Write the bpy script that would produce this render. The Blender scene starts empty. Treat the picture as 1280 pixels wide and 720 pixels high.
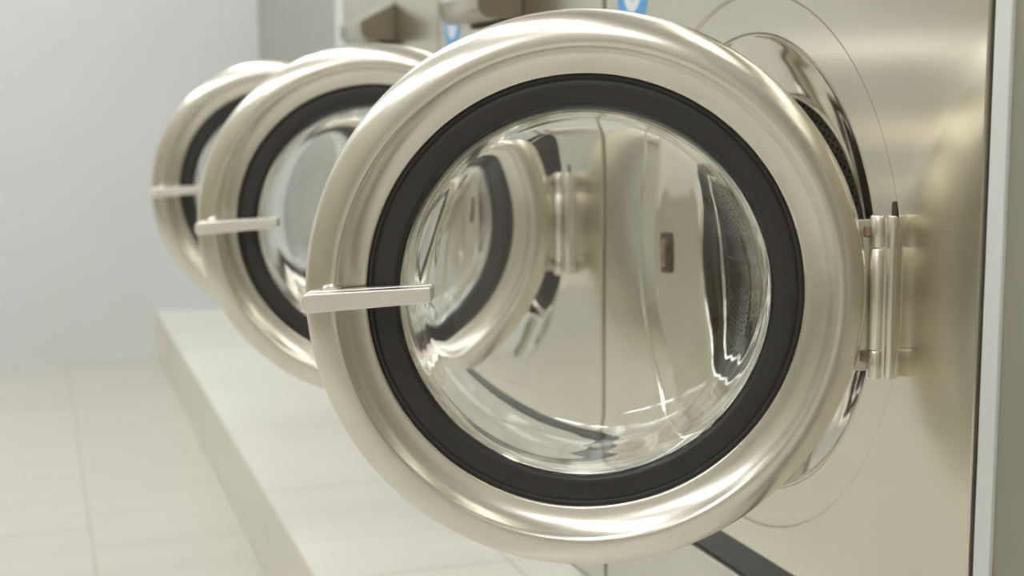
import bpy, bmesh, math
from mathutils import Vector, Matrix
C = bpy.context.scene.collection
PI = math.pi

# ------------------------------------------------------------------ camera
PITCH, YAW, ROLL = 0.1358, 0.3304, -0.0059
CAM = Vector((-0.7535, -0.9721, 0.8856))
cam_data = bpy.data.cameras.new('camera')
cam = bpy.data.objects.new('camera', cam_data)
C.objects.link(cam)
F = Vector((math.sin(YAW) * math.cos(PITCH), math.cos(YAW) * math.cos(PITCH), -math.sin(PITCH)))
R0 = Vector((math.cos(YAW), -math.sin(YAW), 0))
U0 = R0.cross(F)
Rv = math.cos(ROLL) * R0 + math.sin(ROLL) * U0
Uv = math.cos(ROLL) * U0 - math.sin(ROLL) * R0
m = Matrix((Rv, Uv, -F)).transposed().to_4x4()
m.translation = CAM
cam.matrix_world = m
cam_data.sensor_width = 36
cam_data.lens = 1734.6 * 36 / 1280
cam_data.dof.use_dof = True
cam_data.dof.focus_distance = 1.27
cam_data.dof.aperture_fstop = 4.5
cam_data.clip_start = 0.01
bpy.context.scene.camera = cam

# ------------------------------------------------------------------ world and exposure
sc = bpy.context.scene
sc.render.engine = 'CYCLES'
w = bpy.data.worlds.new('world')
sc.world = w
w.use_nodes = True
w.node_tree.nodes['Background'].inputs[0].default_value = (0.8, 0.85, 0.9, 1)
w.node_tree.nodes['Background'].inputs[1].default_value = 0.3
sc.view_settings.view_transform = 'Standard'
sc.view_settings.look = 'None'
sc.view_settings.gamma = 1
sc.view_settings.exposure = 0.50
sc.view_settings.use_curve_mapping = False
sc.cycles.max_bounces = 16
sc.cycles.transmission_bounces = 12
sc.cycles.glossy_bounces = 8
sc.cycles.diffuse_bounces = 5
sc.cycles.sample_clamp_indirect = 6
sc.cycles.use_denoising = True
LAMP = 15.0          # strength of the ceiling panels
CEIL = 2.75
XL, YB, YW = -2.9, -3.2, 3.90   # room extents

# ------------------------------------------------------------------ dimensions of the machine bank
P = 0.83            # pitch of the machines
ZC = 0.702          # centre of the doors
YC = 0.4102         # centre of the opening within a machine
RG, RO = 0.2962, 0.2527
STEP_X, STEP_Z = -0.3803, 0.1683
Z_STRIP, Z_BOT = 0.3328, 0.3715
Z_TOP = 1.42
HX, HY, L = -0.0171, 0.1295, 0.2715
DOOR_LIFT = 0.0022
RD = 0.2624

# ------------------------------------------------------------------ materials
def mat(name):
    mt = bpy.data.materials.new(name)
    mt.use_nodes = True
    nt = mt.node_tree
    return mt, nt, nt.nodes['Principled BSDF']

def nd(nt, kind, **kw):
    n = nt.nodes.new(kind)
    for k, v in kw.items():
        setattr(n, k, v)
    return n

def mth(nt, op, a, b=None, c=None):
    n = nt.nodes.new('ShaderNodeMath')
    n.operation = op
    for i, v in enumerate((a, b, c)):
        if v is None:
            continue
        if isinstance(v, (int, float)):
            n.inputs[i].default_value = v
        else:
            nt.links.new(v, n.inputs[i])
    return n.outputs[0]

def simple(name, col, rough=0.5, metal=0.0, noise=0.04, scale=8, bump=0.0, stretch=(1, 1, 1), coat=0.0, spec=None):
    mt, nt, b = mat(name)
    tc = nd(nt, 'ShaderNodeTexCoord')
    mp = nd(nt, 'ShaderNodeMapping')
    mp.inputs['Scale'].default_value = stretch
    nz = nd(nt, 'ShaderNodeTexNoise')
    nz.inputs['Scale'].default_value = scale
    nz.inputs['Detail'].default_value = 4
    nt.links.new(tc.outputs['Object'], mp.inputs[0])
    nt.links.new(mp.outputs[0], nz.inputs['Vector'])
    r = nd(nt, 'ShaderNodeValToRGB')
    r.color_ramp.elements[0].position = 0.3
    r.color_ramp.elements[1].position = 0.7
    r.color_ramp.elements[0].color = tuple(c * (1 - noise) for c in col) + (1,)
    r.color_ramp.elements[1].color = tuple(min(1, c * (1 + noise)) for c in col) + (1,)
    nt.links.new(nz.outputs[0], r.inputs[0])
    nt.links.new(r.outputs[0], b.inputs['Base Color'])
    b.inputs['Roughness'].default_value = rough
    b.inputs['Metallic'].default_value = metal
    b.inputs['Coat Weight'].default_value = coat
    if spec is not None:
        b.inputs['Specular IOR Level'].default_value = spec
    if bump:
        bp = nd(nt, 'ShaderNodeBump')
        bp.inputs['Strength'].default_value = bump
        bp.inputs['Distance'].default_value = 0.002
        nt.links.new(nz.outputs[0], bp.inputs['Height'])
        nt.links.new(bp.outputs[0], b.inputs['Normal'])
    return mt

def tile_mat(name, col, grout, xa, xo, xs, ya, yo, ys, shift, lw=0.0016, rough=0.32):
    """tiles laid on the axes xa, ya of the world; shift offsets every second row"""
    mt, nt, b = mat(name)
    g = nd(nt, 'ShaderNodeNewGeometry')
    sp = nd(nt, 'ShaderNodeSeparateXYZ')
    nt.links.new(g.outputs['Position'], sp.inputs[0])
    u = mth(nt, 'DIVIDE', mth(nt, 'SUBTRACT', sp.outputs[xa], xo), xs)
    row = mth(nt, 'FLOOR', u)
    odd = mth(nt, 'FLOORED_MODULO', row, 2.0)
    v = mth(nt, 'DIVIDE', mth(nt, 'ADD', mth(nt, 'SUBTRACT', sp.outputs[ya], yo), mth(nt, 'MULTIPLY', odd, shift)), ys)
    def edge(t, size):
        f = mth(nt, 'FRACT', t)
        d = mth(nt, 'MINIMUM', f, mth(nt, 'SUBTRACT', 1.0, f))
        return mth(nt, 'MULTIPLY', d, size)
    d = mth(nt, 'MINIMUM', edge(u, xs), edge(v, ys))
    mask = mth(nt, 'LESS_THAN', d, lw)
    cell = nd(nt, 'ShaderNodeCombineXYZ')
    nt.links.new(row, cell.inputs[0])
    nt.links.new(mth(nt, 'FLOOR', v), cell.inputs[1])
    wn = nd(nt, 'ShaderNodeTexWhiteNoise')
    nt.links.new(cell.outputs[0], wn.inputs[0])
    nz = nd(nt, 'ShaderNodeTexNoise')
    nz.inputs['Scale'].default_value = 3.5
    nz.inputs['Detail'].default_value = 5
    mp = nd(nt, 'ShaderNodeMapping')
    mp.inputs['Scale'].default_value = (0.5, 3.0, 1)
    nt.links.new(g.outputs['Position'], mp.inputs[0])
    nt.links.new(mp.outputs[0], nz.inputs['Vector'])
    k = mth(nt, 'ADD', mth(nt, 'MULTIPLY', wn.outputs[0], 0.05), mth(nt, 'MULTIPLY', nz.outputs[0], 0.16))
    k = mth(nt, 'ADD', k, 0.89)
    mx = nd(nt, 'ShaderNodeVectorMath', operation='SCALE')
    mx.inputs[0].default_value = col
    nt.links.new(k, mx.inputs['Scale'])
    mix = nd(nt, 'ShaderNodeMix', data_type='RGBA')
    nt.links.new(mask, mix.inputs[0])
    nt.links.new(mx.outputs[0], mix.inputs[6])
    mix.inputs[7].default_value = grout + (1,)
    nt.links.new(mix.outputs[2], b.inputs['Base Color'])
    nt.links.new(mth(nt, 'ADD', mth(nt, 'MULTIPLY', nz.outputs[0], 0.15), rough), b.inputs['Roughness'])
    bp = nd(nt, 'ShaderNodeBump')
    bp.inputs['Strength'].default_value = 0.5
    bp.inputs['Distance'].default_value = 0.001
    nt.links.new(mth(nt, 'SUBTRACT', 1.0, mask), bp.inputs['Height'])
    nt.links.new(bp.outputs[0], b.inputs['Normal'])
    return mt

def drum_mat():
    """perforated drum steel: the holes follow the UV grid"""
    mt, nt, b = mat('perforated_steel')
    uv = nd(nt, 'ShaderNodeUVMap')
    sp = nd(nt, 'ShaderNodeSeparateXYZ')
    nt.links.new(uv.outputs[0], sp.inputs[0])
    row = mth(nt, 'FLOOR', sp.outputs[1])
    u = mth(nt, 'ADD', sp.outputs[0], mth(nt, 'MULTIPLY', mth(nt, 'FLOORED_MODULO', row, 2.0), 0.5))
    fx = mth(nt, 'SUBTRACT', mth(nt, 'FRACT', u), 0.5)
    fy = mth(nt, 'SUBTRACT', mth(nt, 'FRACT', sp.outputs[1]), 0.5)
    d = mth(nt, 'SQRT', mth(nt, 'ADD', mth(nt, 'MULTIPLY', fx, fx), mth(nt, 'MULTIPLY', fy, fy)))
    ss = nd(nt, 'ShaderNodeMapRange', interpolation_type='SMOOTHSTEP')
    nt.links.new(d, ss.inputs[0])
    ss.inputs[1].default_value = 0.22
    ss.inputs[2].default_value = 0.42
    hole = mth(nt, 'LESS_THAN', d, 0.28)
    mix = nd(nt, 'ShaderNodeMix', data_type='RGBA')
    nt.links.new(hole, mix.inputs[0])
    mix.inputs[6].default_value = (0.80, 0.77, 0.70, 1)
    mix.inputs[7].default_value = (0.015, 0.014, 0.012, 1)
    nt.links.new(mix.outputs[2], b.inputs['Base Color'])
    b.inputs['Metallic'].default_value = 0.85
    b.inputs['Roughness'].default_value = 0.32
    bp = nd(nt, 'ShaderNodeBump')
    bp.inputs['Strength'].default_value = 1
    bp.inputs['Distance'].default_value = 0.0025
    nt.links.new(ss.outputs[0], bp.inputs['Height'])
    nt.links.new(bp.outputs[0], b.inputs['Normal'])
    return mt

def glass_mat():
    mt, nt, b = mat('clear_glass')
    b.inputs['Base Color'].default_value = (0.99, 1.0, 0.99, 1)
    b.inputs['Transmission Weight'].default_value = 1
    b.inputs['Roughness'].default_value = 0.0
    b.inputs['IOR'].default_value = 1.47
    tc = nd(nt, 'ShaderNodeTexCoord')
    nz = nd(nt, 'ShaderNodeTexNoise')
    nz.inputs['Scale'].default_value = 9
    nz.inputs['Detail'].default_value = 1
    nt.links.new(tc.outputs['Object'], nz.inputs['Vector'])
    bp = nd(nt, 'ShaderNodeBump')
    bp.inputs['Strength'].default_value = 0.08
    bp.inputs['Distance'].default_value = 0.002
    nt.links.new(nz.outputs[0], bp.inputs['Height'])
    nt.links.new(bp.outputs[0], b.inputs['Normal'])
    return mt

def lamp_mat(name, col, s):
    mt, nt, b = mat(name)
    b.inputs['Base Color'].default_value = (0.9, 0.9, 0.9, 1)
    b.inputs['Emission Color'].default_value = col + (1,)
    b.inputs['Emission Strength'].default_value = s
    return mt

M = {}
M['wall'] = simple('painted_wall', (0.70, 0.72, 0.72), 0.6, noise=0.015, scale=3)
M['beigewall'] = simple('beige_painted_wall', (0.42, 0.395, 0.32), 0.6, noise=0.015, scale=3)
M['palewall'] = simple('off_white_painted_wall', (0.66, 0.63, 0.56), 0.6, noise=0.015, scale=3)
M['greywall'] = simple('grey_painted_wall', (0.36, 0.36, 0.33), 0.45, noise=0.02, scale=3)
M['ceiling'] = simple('ceiling_paint', (0.82, 0.82, 0.80), 0.7, noise=0.02)
M['floor'] = tile_mat('floor_tile', (0.575, 0.56, 0.50), (0.42, 0.39, 0.32), 0, -0.68, 0.6, 1, 1.83, 0.6, 0.46)
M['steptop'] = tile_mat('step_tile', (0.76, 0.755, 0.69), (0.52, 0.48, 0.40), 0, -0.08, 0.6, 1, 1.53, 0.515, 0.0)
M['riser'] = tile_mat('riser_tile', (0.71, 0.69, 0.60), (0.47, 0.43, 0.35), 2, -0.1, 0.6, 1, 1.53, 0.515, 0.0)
M['trim'] = simple('white_trim', (0.66, 0.68, 0.66), 0.3, noise=0.01)
M['panel'] = simple('brushed_panel_steel', (0.71, 0.68, 0.585), 0.17, 1.0, noise=0.03, scale=5, bump=0.0, stretch=(1, 1, 1))
_nt = M['panel'].node_tree
_tg = nd(_nt, 'ShaderNodeCombineXYZ')
_tg.inputs[1].default_value = 1.0
_nt.links.new(_tg.outputs[0], _nt.nodes['Principled BSDF'].inputs['Tangent'])
_nt.nodes['Principled BSDF'].inputs['Anisotropic'].default_value = 0.85
M['ring'] = simple('satin_ring_steel', (0.75, 0.72, 0.635), 0.26, 1.0, noise=0.03, scale=20)
M['chrome'] = simple('polished_steel', (0.76, 0.73, 0.66), 0.09, 1.0, noise=0.03, scale=6)
M['handle'] = simple('handle_steel', (0.90, 0.88, 0.82), 0.36, 1.0, noise=0.02, scale=30)
M['boxside'] = simple('dispenser_steel', (0.60, 0.57, 0.49), 0.28, 1.0, noise=0.03)
M['rubber'] = simple('black_rubber', (0.022, 0.019, 0.018), 0.5, noise=0.05, spec=0.6)
M['black'] = simple('black_strip', (0.03, 0.033, 0.03), 0.25, noise=0.05)
M['dark'] = simple('dark_gap', (0.05, 0.04, 0.025), 0.7)
M['casing'] = simple('casing_steel', (0.35, 0.34, 0.31), 0.4, 0.8)
M['base'] = simple('base_steel', (0.66, 0.64, 0.60), 0.3, 0.7)
M['endshade'] = simple('shaded_end_brown', (0.20, 0.17, 0.115), 0.4, noise=0.06)
M['drum'] = drum_mat()
M['glass'] = glass_mat()
M['blue'] = simple('blue_sticker', (0.07, 0.33, 0.68), 0.35, noise=0.03)
M['white'] = simple('white_print', (0.75, 0.78, 0.80), 0.35, noise=0.01)
M['paleblue'] = simple('pale_blue_print', (0.35, 0.55, 0.75), 0.35, noise=0.01)
M['rust'] = simple('worn_latch', (0.30, 0.22, 0.16), 0.35, 0.8, noise=0.5, scale=60)
M['lamp'] = lamp_mat('lamp_diffuser', (0.975, 0.985, 1.0), LAMP)
M['warmstreak'] = lamp_mat('warm_streak_lamp', (1.0, 0.82, 0.60), 1.9)
M['lampframe'] = simple('lamp_frame', (0.7, 0.7, 0.7), 0.4)

# ------------------------------------------------------------------ helpers
def link_mesh(name, bm, mt, parent=None, smooth=None, kind=None, label=None):
    bmesh.ops.recalc_face_normals(bm, faces=bm.faces)
    me = bpy.data.meshes.new(name)
    bm.to_mesh(me)
    bm.free()
    me.materials.append(mt)
    if smooth is not None:
        me.shade_smooth() if hasattr(me, 'shade_smooth') else None
        if smooth < 180:
            me.set_sharp_from_angle(angle=math.radians(smooth))
    o = bpy.data.objects.new(name, me)
    C.objects.link(o)
    if parent:
        o.parent = parent
    if kind:
        o['kind'] = kind
    if label:
        o['label'] = label
    return o

def box(bm, lo, hi, bevel=0.0, seg=2):
    g = bmesh.ops.create_cube(bm, size=1)
    vs = g['verts']
    for v in vs:
        v.co = Vector([lo[i] + (v.co[i] + 0.5) * (hi[i] - lo[i]) for i in range(3)])
    if bevel:
        es = list({e for v in vs for e in v.link_edges})
        bmesh.ops.bevel(bm, geom=es, offset=bevel, segments=seg, affect='EDGES', profile=0.5)

def spline(pts, n=6):
    """Catmull-Rom through the profile points"""
    out = []
    q = [pts[0]] + list(pts) + [pts[-1]]
    for i in range(1, len(q) - 2):
        p0, p1, p2, p3 = q[i - 1], q[i], q[i + 1], q[i + 2]
        for k in range(n):
            t = k / n
            out.append(tuple(0.5 * ((2 * p1[j]) + (-p0[j] + p2[j]) * t + (2 * p0[j] - 5 * p1[j] + 4 * p2[j] - p3[j]) * t * t
                                    + (-p0[j] + 3 * p1[j] - 3 * p2[j] + p3[j]) * t ** 3) for j in range(2)))
    out.append(pts[-1])
    return out

def lathe(bm, prof, f, n=128, closed=False, uv=None):
    """f(a, b, t) maps the in-plane coordinates and the axial one to a point"""
    rings = []
    for r, t in prof:
        if r < 1e-6:
            rings.append([bm.verts.new(f(0, 0, t))])
        else:
            rings.append([bm.verts.new(f(r * math.cos(2 * PI * k / n), r * math.sin(2 * PI * k / n), t)) for k in range(n)])
    lay = bm.loops.layers.uv.verify() if uv else None
    m_ = len(rings)
    dist = [0.0]
    for i in range(1, m_):
        dist.append(dist[-1] + math.hypot(prof[i][0] - prof[i - 1][0], prof[i][1] - prof[i - 1][1]))
    for i in range(m_ if closed else m_ - 1):
        a, b = rings[i], rings[(i + 1) % m_]
        for k in range(n):
            k2 = (k + 1) % n
            if len(a) == 1 and len(b) == 1:
                continue
            if len(a) == 1:
                fc = bm.faces.new((a[0], b[k], b[k2]))
                us = ((k + .5, 0), (k, 1), (k + 1, 1))
            elif len(b) == 1:
                fc = bm.faces.new((a[k], a[k2], b[0]))
                us = ((k, 0), (k + 1, 0), (k + .5, 1))
            else:
                fc = bm.faces.new((a[k], a[k2], b[k2], b[k]))
                us = ((k, 0), (k + 1, 0), (k + 1, 1), (k, 1))
            if uv:
                for lp, (kk, ii) in zip(fc.loops, us):
                    lp[lay].uv = (kk / n * uv[0], dist[min(i + ii, m_ - 1)] / uv[1])

def prism(bm, pts, f, t0, t1, bevel=0.0, seg=2):
    """closed outline pts (a, b) extruded from t0 to t1"""
    lo = [bm.verts.new(f(a, b, t0)) for a, b in pts]
    hi = [bm.verts.new(f(a, b, t1)) for a, b in pts]
    n = len(pts)
    fs = [bm.faces.new(lo), bm.faces.new(hi)]
    es = list(fs[0].edges) + list(fs[1].edges)
    for k in range(n):
        bm.faces.new((lo[k], lo[(k + 1) % n], hi[(k + 1) % n], hi[k]))
    if bevel:
        bmesh.ops.bevel(bm, geom=es, offset=bevel, segments=seg, affect='EDGES', profile=0.5)

def empty(name, loc, label, cat, group=None, rz=0):
    o = bpy.data.objects.new(name, None)
    C.objects.link(o)
    o.location = loc
    o.rotation_euler = (0, 0, rz)
    o['label'] = label
    o['category'] = cat
    if group:
        o['group'] = group
    return o

def copy_tree(o, parent=None):
    c = o.copy()
    C.objects.link(c)
    c.parent = parent
    for ch in list(o.children):
        copy_tree(ch, c)
    return c

def struct(name, boxes, mt, bevel=0.0):
    bm = bmesh.new()
    for lo, hi in boxes:
        box(bm, lo, hi, bevel)
    return link_mesh(name, bm, mt, kind='structure')

# ------------------------------------------------------------------ the room
XR = 0.95   # back of the niche the machines stand in
NY0, NY1 = -0.0295, 2.60
struct('floor', [((XL, YB, -0.1), (XR, YW, 0))], M['floor'])
struct('ceiling', [((XL, YB, CEIL), (XR, YW, CEIL + 0.1))], M['ceiling'])
struct('wall_far', [((XL, YW, 0), (XR, YW + 0.1, CEIL))], M['wall'])
struct('wall_left', [((XL - 0.1, YB, 0), (XL, YW, CEIL))], M['beigewall'])
struct('wall_near', [((XL, YB - 0.1, 0), (XR, YB, CEIL))], M['palewall'])
M['taupewall'] = simple('taupe_near_wall', (0.275, 0.265, 0.205), 0.45, noise=0.02, scale=3)
struct('wall_right.001', [((0, YB, STEP_Z), (XR, NY0, CEIL))], M['taupewall'])  # near segment, darker and warmer than the rest of the right wall
struct('wall_right', [((0, NY1, STEP_Z), (XR, YW, CEIL)),
                      ((0, NY0, Z_TOP + 0.03), (XR, NY1, CEIL)), ((XR, YB, 0), (XR + 0.1, YW, CEIL))], M['greywall'])
bm = bmesh.new()
box(bm, (STEP_X, YB, 0), (XR, YW, STEP_Z), 0.002, 1)
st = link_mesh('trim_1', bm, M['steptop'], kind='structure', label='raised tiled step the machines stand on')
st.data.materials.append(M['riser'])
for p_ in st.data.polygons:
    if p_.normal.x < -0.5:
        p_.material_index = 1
struct('trim_2', [((-0.004, -0.0292, STEP_Z), (0.05, -0.0085, Z_TOP + 0.05))], M['trim'], 0.0012)
struct('trim_3', [((-0.004, 2.497, STEP_Z), (0.05, 2.60, Z_TOP + 0.05))], M['trim'], 0.0012)

# ------------------------------------------------------------------ the washing machine
def pm(a, b, t):      # opening coordinates in the machine frame; t goes into the machine
    return (t, YC + a, ZC + b)

def rect_ring(n, y0, y1, z0, z1):
    """points of a rectangle boundary seen from the opening centre at n angles, corners kept"""
    pts = []
    corner = []
    for y, z in ((y0, z0), (y1, z0), (y1, z1), (y0, z1)):
        corner.append((math.atan2(z - ZC, y - YC) % (2 * PI), (y, z)))
    ang = [2 * PI * k / n for k in range(n)]
    for k, a in enumerate(ang):
        c, s = math.cos(a), math.sin(a)
        t = 1e9
        if c > 1e-9: t = min(t, (y1 - YC) / c)
        if c < -1e-9: t = min(t, (y0 - YC) / c)
        if s > 1e-9: t = min(t, (z1 - ZC) / s)
        if s < -1e-9: t = min(t, (z0 - ZC) / s)
        pts.append([YC + c * t, ZC + s * t])
    for a, (y, z) in corner:
        k = min(range(n), key=lambda i: abs((ang[i] - a + PI) % (2 * PI) - PI))
        pts[k] = [y, z]
    return pts

def make_machine():
    root = empty('washing_machine', (0, 0, STEP_Z), '', 'washing machine')
    def part(name, bm, mt, smooth=None, label=None):
        o = link_mesh(name, bm, mt, root, smooth, label=label)
        o.location = (0, 0, -STEP_Z)
        return o
    y0, y1 = 0.0030, P - 0.0090
    N = 160
    # front panel: flat sheet with folded edges, and the sunken disc around the opening
    bm = bmesh.new()
    def ring(fn):
        return [bm.verts.new(fn(k)) for k in range(N)]
    rr = rect_ring(N, y0 + 0.0022, y1 - 0.0022, Z_BOT + 0.003, Z_TOP - 0.003)
    re = rect_ring(N, y0, y1, Z_BOT, Z_TOP)
    rm = [((a[0] + b[0] * 2) / 3, (a[1] + b[1] * 2) / 3) for a, b in zip(rr, re)]
    def circ(r, x):
        return ring(lambda k: (x, YC + r * math.cos(2 * PI * k / N), ZC + r * math.sin(2 * PI * k / N)))
    loops = [circ(RO, 0.0042), circ(RO + 0.002, 0.0028), circ(RG - 0.002, 0.0028), circ(RG - 0.0004, 0.0023), circ(RG + 0.0004, 0.0006), circ(RG + 0.002, 0.0),
             ring(lambda k: (0.0, rr[k][0], rr[k][1])),
             ring(lambda k: (0.0012, rm[k][0], rm[k][1])),
             ring(lambda k: (0.004, re[k][0], re[k][1])),
             ring(lambda k: (0.03, re[k][0], re[k][1]))]
    for a, b in zip(loops, loops[1:]):
        for k in range(N):
            bm.faces.new((a[k], a[(k + 1) % N], b[(k + 1) % N], b[k]))
    part('front_panel', bm, M['panel'])
    # casing: sides, top, back (open at the front)
    bm = bmesh.new()
    D, cy0, cy1 = 0.85, y0 + 0.002, y1 - 0.002
    q = [(cy0, Z_STRIP + .002), (cy1, Z_STRIP + .002), (cy1, Z_TOP - .002), (cy0, Z_TOP - .002)]
    f_ = [bm.verts.new((0.03, a, b)) for a, b in q]
    b_ = [bm.verts.new((D, a, b)) for a, b in q]
    for k in range(4):
        bm.faces.new((f_[k], f_[(k + 1) % 4], b_[(k + 1) % 4], b_[k]))
    bm.faces.new(b_)
    part('casing', bm, M['casing'])
    bm = bmesh.new()
    box(bm, (0.0035, -0.0083, Z_STRIP), (0.02, y0, Z_TOP - 0.003))  # dark filler that paints the shade of the gap between machines
    part('gap_shade', bm, M['dark'], label='dark filler for the shaded gap at the near edge of the steel front')
    # black strip under the panel, with thin bright lip
    bm = bmesh.new()
    box(bm, (0.006, y0 + .001, Z_STRIP), (0.05, y1 - .001, Z_BOT - 0.001), 0.001, 1)
    part('kick_strip', bm, M['black'], label='black strip under the steel front')
    bm = bmesh.new()
    box(bm, (-0.0005, y0 + .001, Z_STRIP - 0.004), (0.02, y1 - .001, Z_STRIP - 0.0005), 0.0008, 1)
    part('strip_edging', bm, M['ring'])
    bm = bmesh.new()
    box(bm, (0.004, y0, STEP_Z + 0.004), (0.8, y1, Z_STRIP - 0.005), 0.002, 1)
    part('base_panel', bm, M['base'])
    # dished door frame of polished steel
    bm = bmesh.new()
    prof = spline([(RO + 0.0006, 0.0036), (RO - 0.002, 0.0042), (RO - 0.006, 0.0068), (0.236, 0.0120), (0.222, 0.0190), (0.206, 0.0260), (0.194, 0.0305), (0.187, 0.0340), (0.1840, 0.039),
                   (0.1840, 0.055), (0.187, 0.060), (0.187, 0.068), (0.1840, 0.072), (0.1840, 0.082)], 5)
    lathe(bm, prof, pm, 160)
    part('door_frame', bm, M['chrome'], 60)
    # drum
    bm = bmesh.new()
    prof = [(0.186, 0.082), (0.186, 0.088), (0.20, 0.092), (0.235, 0.095), (0.300, 0.100), (0.318, 0.106), (0.322, 0.118), (0.322, 0.20), (0.322, 0.30), (0.322, 0.40),
            (0.322, 0.50), (0.316, 0.515), (0.300, 0.522), (0.22, 0.524), (0.12, 0.512), (0.05, 0.508), (0.0, 0.508)]
    lathe(bm, prof, pm, 128, uv=(round(2 * PI * 0.322 / 0.0095), 0.0090))
    part('drum', bm, M['drum'], 50, label='perforated steel drum')
    # drum lifters
    for k in range(3):
        bm = bmesh.new()
        an = PI / 2 + k * 2 * PI / 3 + 0.4
        ca, sa = math.cos(an), math.sin(an)
        def fl(a, b, t, ca=ca, sa=sa):
            r = 0.3215 - b
            return pm(r * ca - a * sa, r * sa + a * ca, t)
        prism(bm, [(-0.045, 0), (-0.03, 0.03), (-0.014, 0.055), (0, 0.06), (0.014, 0.055), (0.03, 0.03), (0.045, 0)], fl, 0.125, 0.50, 0.004)
        part('drum_lifter', bm, M['chrome'], 40)
    # latch slot on the far side of the dish
    def pl(a, b, t):          # a along +z, b across (radial), t normal to the dish wall
        th = PI * 0.0 + 0.13
        return None
    bm = bmesh.new()
    th0 = math.radians(-3.5)
    rd = Vector((0, math.cos(th0), math.sin(th0)))
    tg = Vector((0, -math.sin(th0), math.cos(th0)))
    ax = Vector((1, 0, 0))
    nrm = (-rd * 0.34 - ax * 0.94).normalized()
    alongd = (rd * 0.94 - ax * 0.34).normalized()
    cc = Vector(pm(0, 0, 0)) + rd * 0.2340 + ax * 0.0105
    def slot(a, b, t):
        return cc + tg * a + alongd * b + nrm * t
    def rrect(hw, hh, r, n=4):
        pts = []
        for cx, cy, s in ((hw - r, hh - r, 0), (-hw + r, hh - r, 1), (-hw + r, -hh + r, 2), (hw - r, -hh + r, 3)):
            for k in range(n + 1):
                a = (s + k / n) * PI / 2
                pts.append((cx + r * math.cos(a), cy + r * math.sin(a)))
        return pts
    prism(bm, rrect(0.026, 0.0080, 0.003), slot, -0.004, 0.0022, 0.0006, 1)
    part('latch_slot', bm, M['dark'], label='dark slot with a worn metal catch')
    bm = bmesh.new()
    prism(bm, rrect(0.018, 0.0035, 0.003), slot, 0.0, 0.0052, 0.001)
    part('latch_catch', bm, M['rust'], 40)
    # hinge bracket fixed to the panel
    bm = bmesh.new()
    def fh(a, b, t):
        return (a, b, t)
    out = []
    for k in range(13):
        a = PI * k / 12
        out.append((-0.0030 - 0.0045 * math.sin(a), 0.1275 + 0.0045 * math.cos(a)))
    out += [(0.0, 0.123), (0.0, 0.132)]
    prism(bm, out, fh, 0.622, 0.776, 0.0015, 2)
    part('hinge_bracket', bm, M['ring'], 40)
    bm = bmesh.new()
    prism(bm, rrect(0.0035, 0.008, 0.0034, 5), lambda a, b, t: (t, 0.1290 + a, 0.781 + b), -0.0006, 0.002)
    part('hinge_recess', bm, M['dark'])
    # soap dispenser: box with a sloping lid and rounded lower edge
    bm = bmesh.new()
    zb = 1.012
    pf = [(0.0, zb)]
    for k in range(7):
        a = PI / 2 * k / 6
        pf.append((-0.055 - 0.020 * math.sin(a), zb + 0.020 - 0.020 * math.cos(a)))
    pf += [(-0.076, 1.048), (-0.074, 1.052), (0.0, 1.092)]
    prism(bm, pf, lambda a, b, t: (a, t, b), 0.336, 0.545, 0.001, 1)
    part('soap_dispenser', bm, M['boxside'], 30)
    for ya, yb in ((0.3330, 0.3360), (0.5450, 0.5480)):  # thin end plates, coloured dark for the shaded sides of the box
        bm = bmesh.new()
        prism(bm, [(a_ * 1.01, zb + (b_ - zb) * 0.995 + 0.0002) for a_, b_ in pf], lambda a, b, t: (a, t, b), ya, yb, 0.0008, 1)
        part('dispenser_end', bm, M['endshade'], label='end of the dispenser, coloured brown for its shaded side')
    bm = bmesh.new()
    box(bm, (-0.0008, 0.3285, 1.004), (0.002, 0.3325, Z_TOP - 0.01))
    part('panel_seam', bm, M['dark'])
    bm = bmesh.new()
    box(bm, (-0.03, 0.345, 1.004), (-0.0005, 0.52, 1.0125), 0.001, 1)
    part('dispenser_gap_shade', bm, M['dark'])  # dark strip painted in for the shaded gap below the dispenser
    # blue sticker with a white emblem
    def fs(a, b, t):
        return (t, 0.730 - a, b)
    bm = bmesh.new()
    sh = [(-0.048, 1.060), (-0.051, 1.030), (-0.047, 1.008), (-0.038, 0.990), (-0.028, 0.980), (0.0, 0.977), (0.028, 0.980), (0.038, 0.990), (0.047, 1.008), (0.051, 1.030), (0.048, 1.060)]
    prism(bm, sh, fs, -0.0005, 0.0006)
    part('sticker', bm, M['blue'], label='blue shield-shaped sticker with a white emblem')
    bm = bmesh.new()
    oval = [(0.027 * math.cos(2 * PI * k / 32), 1.022 + 0.028 * math.sin(2 * PI * k / 32) * (1.0 if math.sin(2 * PI * k / 32) > 0 else 0.9)) for k in range(32)]
    prism(bm, oval, fs, -0.0009, -0.0001)
    part('sticker_emblem', bm, M['white'])
    bm = bmesh.new()
    oval = [(0.007 * math.cos(2 * PI * k / 24), 1.020 + 0.010 * math.sin(2 * PI * k / 24)) for k in range(24)]
    prism(bm, oval, fs, -0.0012, -0.0001)
    part('sticker_symbol', bm, M['paleblue'])

    # ---- the door: origin on the hinge axis, built closed
    def pd(u, v, t):     # u from the centre away from the hinge, v up, t outwards
        return (-t, L + u, v)
    bm = bmesh.new()
    roll = [(0.2324 + 0.030 * math.cos(t_), 0.030 * math.sin(t_)) for t_ in [PI / 2 * k / 14 for k in range(15)]]
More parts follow.
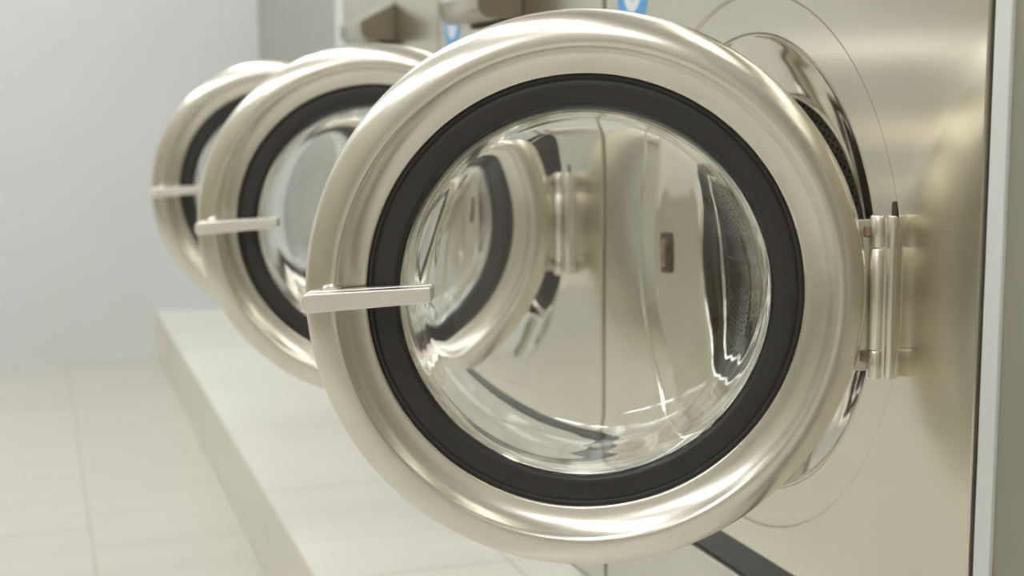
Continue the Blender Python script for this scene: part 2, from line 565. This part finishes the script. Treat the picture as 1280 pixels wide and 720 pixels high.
    prof = [(0.2030, 0.002), (0.2030, -0.010), (0.2060, -0.0140), (0.225, -0.0150), (0.245, -0.0150), (0.2545, -0.013), (0.2600, -0.0075)] + roll + \
        spline([(0.2303, 0.0294), (0.2283, 0.0277), (0.2262, 0.0246), (0.2230, 0.0205), (0.2185, 0.0165), (0.2130, 0.0136), (0.2080, 0.0118), (0.2048, 0.0108), (0.2034, 0.0090), (0.2030, 0.0060), (0.2030, 0.002)], 4)
    lathe(bm, prof[:-1], pd, 192, closed=True)
    door = link_mesh('door', bm, M['ring'], root, 60, label='round steel door ring around a clear glass bowl')
    door.location = (HX, HY, ZC + DOOR_LIFT - STEP_Z)
    def sub(name, bm, mt, smooth=None, label=None):
        return link_mesh(name, bm, mt, door, smooth, label=label)
    bm = bmesh.new()
    prof = spline([(0.2034, 0.000), (0.2034, 0.0045), (0.2020, 0.0062), (0.2000, 0.0060), (0.1988, 0.0050), (0.1975, 0.0062), (0.1940, 0.0072), (0.187, 0.0074), (0.1805, 0.0070), (0.1775, 0.0058), (0.1760, 0.0030), (0.1760, -0.002),
                   (0.1810, -0.004), (0.198, -0.004), (0.2034, 0.000)], 4)
    lathe(bm, prof[:-1], pd, 160, closed=True)
    sub('door_gasket', bm, M['rubber'], 60, 'black ring around the glass')
    # glass bowl: a moulded shell of 5 mm
    bm = bmesh.new()
    inner = spline([(0.1752, 0.003), (0.1728, -0.001), (0.1705, -0.009), (0.1685, -0.022), (0.1665, -0.042), (0.1635, -0.064), (0.1590, -0.080), (0.1510, -0.091), (0.1380, -0.0975), (0.117, -0.1015),
                    (0.080, -0.1050), (0.040, -0.1070), (0.0, -0.1075)], 5)
    outer = []
    for i, (r, t) in enumerate(inner):
        a = inner[max(0, i - 1)]
        b = inner[min(len(inner) - 1, i + 1)]
        dx, dy = b[0] - a[0], b[1] - a[1]
        l = math.hypot(dx, dy)
        nx, ny = -dy / l, dx / l
        th = 0.0062 if i < len(inner) - 1 else 0.0062
        if ny > 0:
            nx, ny = -nx, -ny
        if i == 0:
            nx, ny = 1, 0
        outer.append((max(0.0, r + nx * th), t + ny * th))
    outer[-1] = (0.0, inner[-1][1] - 0.0062)
    # keep only a clean outward offset
    cl = [p_ for i, p_ in enumerate(outer)]
    prof = inner[::-1] + [(0.1770, 0.0035), (0.1790, 0.0020), (0.1795, -0.0005), (0.1785, -0.0030)] + [p_ for p_ in cl if p_[1] < -0.006]
    lathe(bm, prof, pd, 160)
    sub('glass_bowl', bm, M['glass'], 80, 'clear moulded glass bowl')
    # handle: two stacked plates on a post
    def outline(u0, u1, v0, v1, h0, h1):
        pts = []
        for k in range(9):
            a = PI / 2 + PI * k / 8
            pts.append((u0 + h0 * 0.55 * math.cos(a), v0 + h0 * math.sin(a)))
        pts = [(x, y) for x, y in pts]
        pts += [(u1 - 0.0015, v1 - h1), (u1, v1 - h1 + 0.0015), (u1, v1 + h1 - 0.0015), (u1 - 0.0015, v1 + h1)]
        return pts
    def ph(a, b, t):     # a runs from the free end (0) towards the glass, slightly sloping back
        u = 0.2575 - a
        return pd(u, b, 0.046 + t - 0.10 * a)
    bm = bmesh.new()
    o1 = outline(0.005, 0.1175, -0.002, 0.0045, 0.0088, 0.0073)
    prism(bm, o1, ph, -0.0040, 0.010, 0.0010)
    prism(bm, o1, ph, -0.0210, -0.0100, 0.0010)
    o2 = outline(0.007, 0.115, -0.002, 0.0045, 0.0076, 0.0062)
    prism(bm, o2, ph, -0.011, -0.003)
    sub('handle', bm, M['handle'], 12, 'flat steel door handle')
    bm = bmesh.new()
    lathe(bm, [(0.0, 0.032), (0.0085, 0.032), (0.0105, 0.030), (0.0120, 0.026), (0.0130, 0.020), (0.0, 0.018)], lambda a, b, t: pd(0.2340 + a, b + 0.0025, t), 32)
    sub('handle_post', bm, M['ring'], 40)
    # hinge barrel and leaf
    for z0, z1 in ((-0.081, -0.0545), (-0.0535, 0.0415), (0.0425, 0.072)):
        bm = bmesh.new()
        lathe(bm, [(0.0, z0), (0.0062, z0), (0.0070, z0 + 0.001), (0.0070, z1 - 0.001), (0.0062, z1), (0.0, z1)], lambda a, b, t: (a, b, t), 32)
        sub('hinge_knuckle', bm, M['ring'], 40)
    bm = bmesh.new()
    box(bm, (0.0035, 0.0, -0.075), (0.0080, 0.032, 0.068), 0.001, 1)
    sub('hinge_leaf', bm, M['boxside'])
    for z_ in (-0.066, 0.052):
        bm = bmesh.new()
        box(bm, (-0.002, 0.006, z_), (0.0036, 0.012, z_ + 0.010), 0.001, 1)
        sub('hinge_screw', bm, M['rust'])
    return root

ANG = [1.2098, 1.283, 1.2935]
LAB = ['largest and nearest steel washing machine, its open glass door filling the picture',
       'middle steel washing machine, its open door partly hidden behind the nearest door',
       'farthest steel washing machine, its open door leftmost, next to the pale wall']
proto = make_machine()
for i in range(3):
    o = proto if i == 0 else copy_tree(proto)
    o.location = (0, i * P, STEP_Z)
    o['label'] = LAB[i]
    o['group'] = 'row of front-loading washing machines'
    for ch in o.children:
        if ch.name.split('.')[0] == 'door':
            ch.rotation_euler = (0, 0, ANG[i])

# ------------------------------------------------------------------ ceiling lights, and lights added for streaks on the steel
def ceiling_light(x, y, sx, sy, label):
    t = empty('ceiling_light', (x, y, CEIL - 0.03), label, 'ceiling light', 'ceiling light panels')
    bm = bmesh.new()
    box(bm, (-sx / 2 - .02, -sy / 2 - .02, 0.0), (sx / 2 + .02, sy / 2 + .02, 0.03), 0.002, 1)
    link_mesh('lamp_frame', bm, M['lampframe'], t)
    bm = bmesh.new()
    box(bm, (-sx / 2, -sy / 2, -0.006), (sx / 2, sy / 2, 0.002))
    link_mesh('diffuser', bm, M['lamp'], t)
    return t

ROWS = {-0.8: 'nearest the machines', -2.2: 'away from the machines'}
COLS = {-2.0: 'behind the viewer', -0.2: 'over the first machine', 1.6: 'over the second machine', 3.1: 'next to the far wall'}
for x in ROWS:
    for y in COLS:
        ceiling_light(x, y, 0.15, 1.4, 'long white ceiling light %s, in the row %s' % (COLS[y], ROWS[x]))

def streak_light(x, z, w_, h_, mt, label):
    """slim lamp added out of view on the far wall, to put a streak in the steel front"""
    t = empty('streak_light', (x, YW, z), label, 'added streak light', 'slim lights added on the far wall for streaks in the steel')
    bm = bmesh.new()
    box(bm, (-w_ / 2 - 0.02, -0.03, -h_ / 2 - 0.01), (w_ / 2 + 0.02, 0, h_ / 2 + 0.01), 0.003, 1)
    link_mesh('lamp_housing', bm, M['lampframe'], t)
    bm = bmesh.new()
    box(bm, (-w_ / 2, -0.05, -h_ / 2), (w_ / 2, -0.028, h_ / 2), 0.004, 2)
    link_mesh('diffuser', bm, mt, t)
M['coolstreak'] = lamp_mat('cool_streak_lamp', (1, 0.97, 0.9), 1.6)
streak_light(-2.62, 1.08, 0.5, 0.06, M['coolstreak'], 'upper white added streak light, the longest of the three')
streak_light(-2.72, 0.74, 0.26, 0.07, M['warmstreak'], 'middle warm added streak light')
streak_light(-2.64, 0.52, 0.20, 0.04, M['warmstreak'], 'lowest and smallest warm added streak light')
